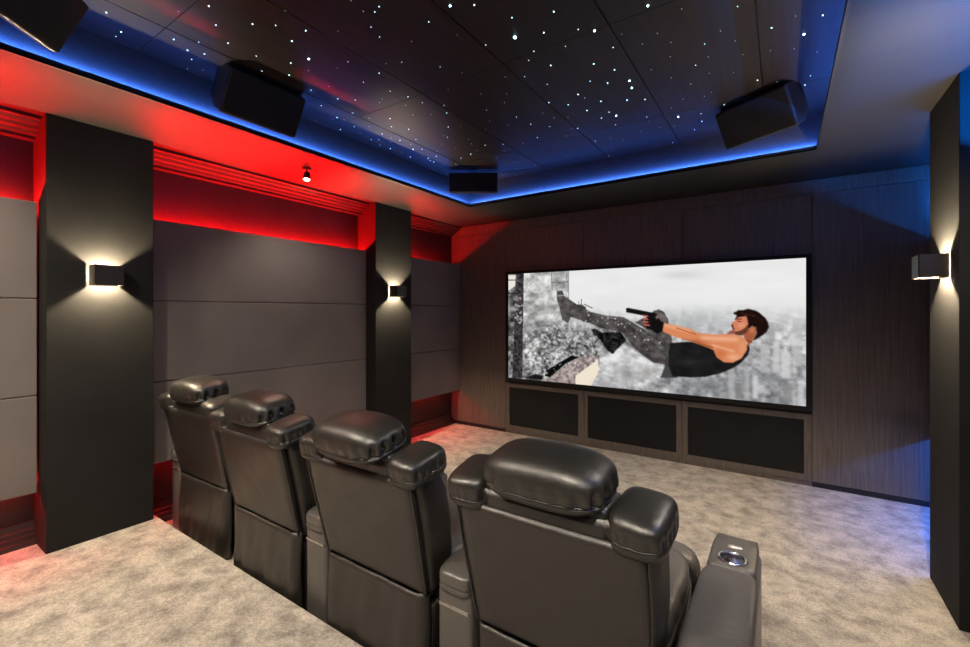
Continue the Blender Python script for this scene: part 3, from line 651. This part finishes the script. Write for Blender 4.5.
def build_arm(root, x, w, full=True):
    """armrest / console standing beside the seat"""
    y0, y1, zt = .0, .92, .50
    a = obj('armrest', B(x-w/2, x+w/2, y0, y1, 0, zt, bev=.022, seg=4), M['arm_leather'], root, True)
    # padded lid
    def lw(q):
        s = 1-.02*math.exp(-((q.z+.2)/.06)**2); return Vector((q.x*s, q.y*s, q.z))
    obj('armrest_pad', xf(puffy(w+.012, .63, .10, 6, 20, lw), (x, y0+.30, zt+.022)), M['arm_leather'], a, True)
    # console top with a round hole for the cup holder
    bm = bmesh.new(); ya, yb = y0+.615, y1-.002; zc = zt+.058; xa, xb = x-w/2+.004, x+w/2-.004
    cxx, cyy, R = x, ya+.07, .046
    K = 40; inner = []; outer = []; low = []
    for i in range(K):
        t = 2*PI*i/K; dx, dy = math.cos(t), math.sin(t)
        inner.append(bm.verts.new((cxx+R*dx, cyy+R*dy, zc)))
        k1 = ((xb-.012 if dx > 0 else xa+.012)-cxx)/dx if abs(dx) > 1e-6 else 1e9
        k2 = ((yb-.03 if dy > 0 else ya)-cyy)/dy if abs(dy) > 1e-6 else 1e9
        k = min(k1, k2); outer.append(bm.verts.new((cxx+k*dx, cyy+k*dy, zc)))
        ox = max(min((cxx+k*dx-cxx)*1.14+cxx, xb), xa); oy = min(cyy+k*dy+(.03 if dy > 0 and k == k2 else 0), yb)
        low.append((bm.verts.new((ox, oy, zc-.014)), bm.verts.new((ox, oy, zt-.03))))
    for i in range(K):
        j = (i+1) % K
        bm.faces.new((inner[i], outer[i], outer[j], inner[j])); bm.faces.new((outer[i], low[i][0], low[j][0], outer[j]))
        bm.faces.new((low[i][0], low[i][1], low[j][1], low[j][0]))
    bmesh.ops.recalc_face_normals(bm, faces=bm.faces)
    obj('console_top', bm, M['arm_leather'], a, True)
    bm = bmesh.new(); torus(bm, (cxx, cyy, zc+.002), R+.001, .0065)
    prev = None; prof_ = [(R, 0), (R-.002, -.03), (R-.004, -.056), (0.0005, -.056)]
    rings = [[bm.verts.new((cxx+r*math.cos(2*PI*i/32), cyy+r*math.sin(2*PI*i/32), zc+z)) for i in range(32)] for r, z in prof_]
    for m_ in range(3):
        for i in range(32): bm.faces.new((rings[m_][i], rings[m_][(i+1) % 32], rings[m_+1][(i+1) % 32], rings[m_+1][i]))
    c = obj('cup_holder', bm, M['chrome'], a, True); c['label'] = 'chrome cup holder'
    bm = puffy(.055, .026, .012, 2.2, 8); xf(bm, (cxx, cyy+.105, zc+.001)); cb = obj('control_button', bm, M['steel'], a, True)
    # steel edge trim at the rear
    bm = bmesh.new(); box(bm, x-w/2+.012, x+w/2-.012, y0-.004, y0+.006, zt-.075, zt-.063, bev=.002)
    tr = obj('edge_trim', bm, M['steel'], a); tr['label'] = 'thin bright metal trim'
    return a

def make_recliner(label, x, y, rz, tilt, lean, left_arm, end_arm=False):
    t = thing('recliner', label, 'recliner', (x, y, 0), rz, 'row of leather cinema recliners')
    # base and seat
    obj('base', B(-.29, .29, .05, .72, 0, .36, bev=.02, seg=3), M['leather_shell'], t, True)
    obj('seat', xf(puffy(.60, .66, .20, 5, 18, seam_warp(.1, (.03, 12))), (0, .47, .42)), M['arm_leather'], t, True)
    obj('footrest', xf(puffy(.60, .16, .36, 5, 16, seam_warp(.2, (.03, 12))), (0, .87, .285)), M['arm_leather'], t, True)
    # backrest body: rounded sections lofted upward, leaning back
    bm = bmesh.new(); rings = []; KK = 48
    secs = [(.40, .292, .10), (.44, .304, .17), (.55, .316, .20), (.70, .326, .215), (.82, .330, .21), (.90, .322, .19), (.955, .30, .15)]
    for (z, hw, dp) in secs:
        yb_ = .0-(z-.42)/.46*lean
        ring = []
        for i in range(KK):
            a = 2*PI*i/KK; c_, s_ = math.cos(a), math.sin(a); n = 5
            px = hw*abs(c_)**(2/n)*(1 if c_ > 0 else -1); py = dp/2*abs(s_)**(2/n)*(1 if s_ > 0 else -1)
            # rear is flatter than the front, rear edges pulled in so the sides bulge forward
            if s_ < 0: px *= 1-.055*abs(s_)
            ring.append(bm.verts.new((px, yb_+dp/2+.012+py, z)))
        rings.append(ring)
    for a_, b_ in zip(rings, rings[1:]):
        for i in range(KK): bm.faces.new((a_[i], a_[(i+1) % KK], b_[(i+1) % KK], b_[i]))
    bm.faces.new(rings[0][::-1]); bm.faces.new(rings[-1]); bmesh.ops.recalc_face_normals(bm, faces=bm.faces)
    back = obj('backrest', bm, M['leather_shell'], t, True)
    # rear panel, slightly proud, with welted edges
    ang = math.atan2(lean, .46)
    bm = bmesh.new(); nx, nz = 24, 20; g = []; h_ = .475
    def pan(i, j, off):
        u_ = i/nx*2-1; v_ = j/nz; zz_ = .425+v_*h_
        wd = .298+.014*min(1, v_*1.6)-.004*max(0, v_-.8)*5
        e = min(1, (1-abs(u_))*9); e2 = min(1, v_*12, (1-v_)*12)
        pf = .009*math.sqrt(max(0, e*(2-e)))*math.sqrt(max(0, e2*(2-e2)))
        pf += .003*math.sin(u_*2.1+1)*math.sin(v_*3)
        return Vector((u_*wd, -(zz_-.42)/.46*lean-pf+off, zz_))
    for off in (0, .022): g.append([[bm.verts.new(pan(i, j, off if off == 0 else off)) for j in range(nz+1)] for i in range(nx+1)])
    for i in range(nx):
        for j in range(nz):
            bm.faces.new((g[0][i][j], g[0][i+1][j], g[0][i+1][j+1], g[0][i][j+1])); bm.faces.new((g[1][i][j], g[1][i][j+1], g[1][i+1][j+1], g[1][i+1][j]))
    for j in range(nz):
        bm.faces.new((g[0][0][j], g[0][0][j+1], g[1][0][j+1], g[1][0][j])); bm.faces.new((g[0][nx][j], g[1][nx][j], g[1][nx][j+1], g[0][nx][j+1]))
    for i in range(nx):
        bm.faces.new((g[0][i][0], g[1][i][0], g[1][i+1][0], g[0][i+1][0])); bm.faces.new((g[0][i][nz], g[0][i+1][nz], g[1][i+1][nz], g[1][i][nz]))
    bmesh.ops.recalc_face_normals(bm, faces=bm.faces)
    obj('rear_panel', bm, M['leather_shell'], t, True)
    for s in (-1, 1):
        pts = [(s*(.300+.014*min(1, k/20*1.6)), -(.425+k/20*.475-.42)/.46*lean-.001, .425+k/20*.475) for k in range(21)]
        bm = bmesh.new(); tube(bm, pts, .0035, 6); obj('piping', bm, M['leather'], back, True)
    # cover hanging down behind, loose and a little wavy
    bm = bmesh.new(); nx, nz = 40, 16; g = []
    sd = hash(label) % 7
    ph = x*3.1
    for off in (0, .008):
        g.append([[bm.verts.new(((i/nx*2-1)*(.300+.006*(1-j/nz)+.003*math.sin(j*.6+ph)), -.020+off+.045*max(0, abs(i/nx*2-1)-.93)/.07*.8-.012*(1-j/nz)+(.0045*math.sin(i*.42+ph+j*.12)+.003*math.sin(i*.9+ph*2-j*.3))*(1-j/nz*.7), .004+j/nz*.43)) for j in range(nz+1)] for i in range(nx+1)])
    for i in range(nx):
        for j in range(nz):
            bm.faces.new((g[0][i][j], g[0][i+1][j], g[0][i+1][j+1], g[0][i][j+1])); bm.faces.new((g[1][i][j], g[1][i][j+1], g[1][i+1][j+1], g[1][i+1][j]))
    for j in range(nz):
        bm.faces.new((g[0][0][j], g[0][0][j+1], g[1][0][j+1], g[1][0][j])); bm.faces.new((g[0][nx][j], g[1][nx][j], g[1][nx][j+1], g[0][nx][j+1]))
    for i in range(nx):
        bm.faces.new((g[0][i][0], g[1][i][0], g[1][i+1][0], g[0][i+1][0])); bm.faces.new((g[0][i][nz], g[0][i+1][nz], g[1][i+1][nz], g[1][i][nz]))
    bmesh.ops.recalc_face_normals(bm, faces=bm.faces)
    obj('back_skirt', bm, M['leather_shell'], t, True)
    # front back cushion
    obj('back_cushion', xf(puffy(.50, .20, .50, 4, 16, seam_warp(0, (.03, 12))), (0, .19-lean*.6, .70), (ang, 0, 0)), M['leather'], t, True)
    # shoulder bolsters
    yt = -(.93-.42)/.46*lean
    for s in (-1, 1):
        def ww(q, s=s):
            p = seam_warp(-.25, (.13, 15), seed=s)(q)
            return Vector((p.x, p.y, p.z*(1-.10*s*p.x)))
        bm = puffy(.158, .215, .125, 3.8, 28, ww)
        L_ = ((s*.280 if s < 0 else .284), yt+.085, .943); R_ = (ang*.6+.05, 0, s*-.06)
        o_ = obj('shoulder_bolster', xf(bm, L_, R_), M['leather'], t, True)
        obj('piping', xf(seam_ring(.158, .215, .125, 3.8, -.25, ww), L_, R_), M['leather'], o_, True)
    # collar under the pillow and the pillow itself
    obj('headrest_support', B(-.205, .205, yt+.012, yt+.17,   .87, .985, bev=.02, seg=3), M['leather'], t, True)
    def pw(q):
        p = seam_warp(-.40, (.15, 19), seed=3)(q)
        crown = 1+.10*(1-min(1, p.x*p.x+p.y*p.y*.5))*(1 if p.z > 0 else .2)
        return Vector((p.x*(1-.05*max(0, p.z)), p.y*(1-.12*max(0, p.z)), p.z*crown*(1-.12*abs(p.x)**3)))
    L_ = (0, yt+.07+tilt, 1.030-abs(tilt)*.1); R_ = (.14-tilt*2, 0, 0)
    o_ = obj('headrest', xf(puffy(.410, .25, .145, 3.6, 36, pw), L_, R_), M['leather'], t, True)
    obj('piping', xf(seam_ring(.410, .25, .145, 3.6, -.40, pw), L_, R_), M['leather'], o_, True)
    build_arm(t, .440 if end_arm else .4325, .180 if end_arm else .160)
    if left_arm: build_arm(t, -.395, .13)
    return t
make_recliner('nearest black leather recliner, right end of the row, with the cup holder armrest showing', -.602, 1.295, 0, 0, .105, False, True)
make_recliner('black leather recliner second from the right, with a greenish sheen on its headrest', -1.443, 1.29, 0, -.035, .105, False)
make_recliner('black leather recliner second from the left, puffed headrest below the lit wall panels', -2.286, 1.295, 0, .01, .105, False)
make_recliner('farthest black leather recliner, left end of the row near the red glow', -3.13, 1.36, .03, .01, .100, True)

# ------------------------------------------------------------------ camera and render look
cam = bpy.data.cameras.new('camera'); co_ = bpy.data.objects.new('camera', cam); COL.objects.link(co_)
co_.location = (0, 0, CZ); co_.rotation_euler = (PI/2, 0, YAW); cam.sensor_width = 36; cam.lens = F/970*36; cam.shift_y = -11.5/970; cam.clip_start = .02
S.camera = co_
w = bpy.data.worlds.new('world'); S.world = w; w.use_nodes = True
w.node_tree.nodes['Background'].inputs['Color'].default_value = (0, 0, 0, 1)
S.view_settings.view_transform = 'Standard'; S.view_settings.look = 'None'; S.view_settings.gamma = 1; S.view_settings.use_curve_mapping = False
S.view_settings.exposure = 0
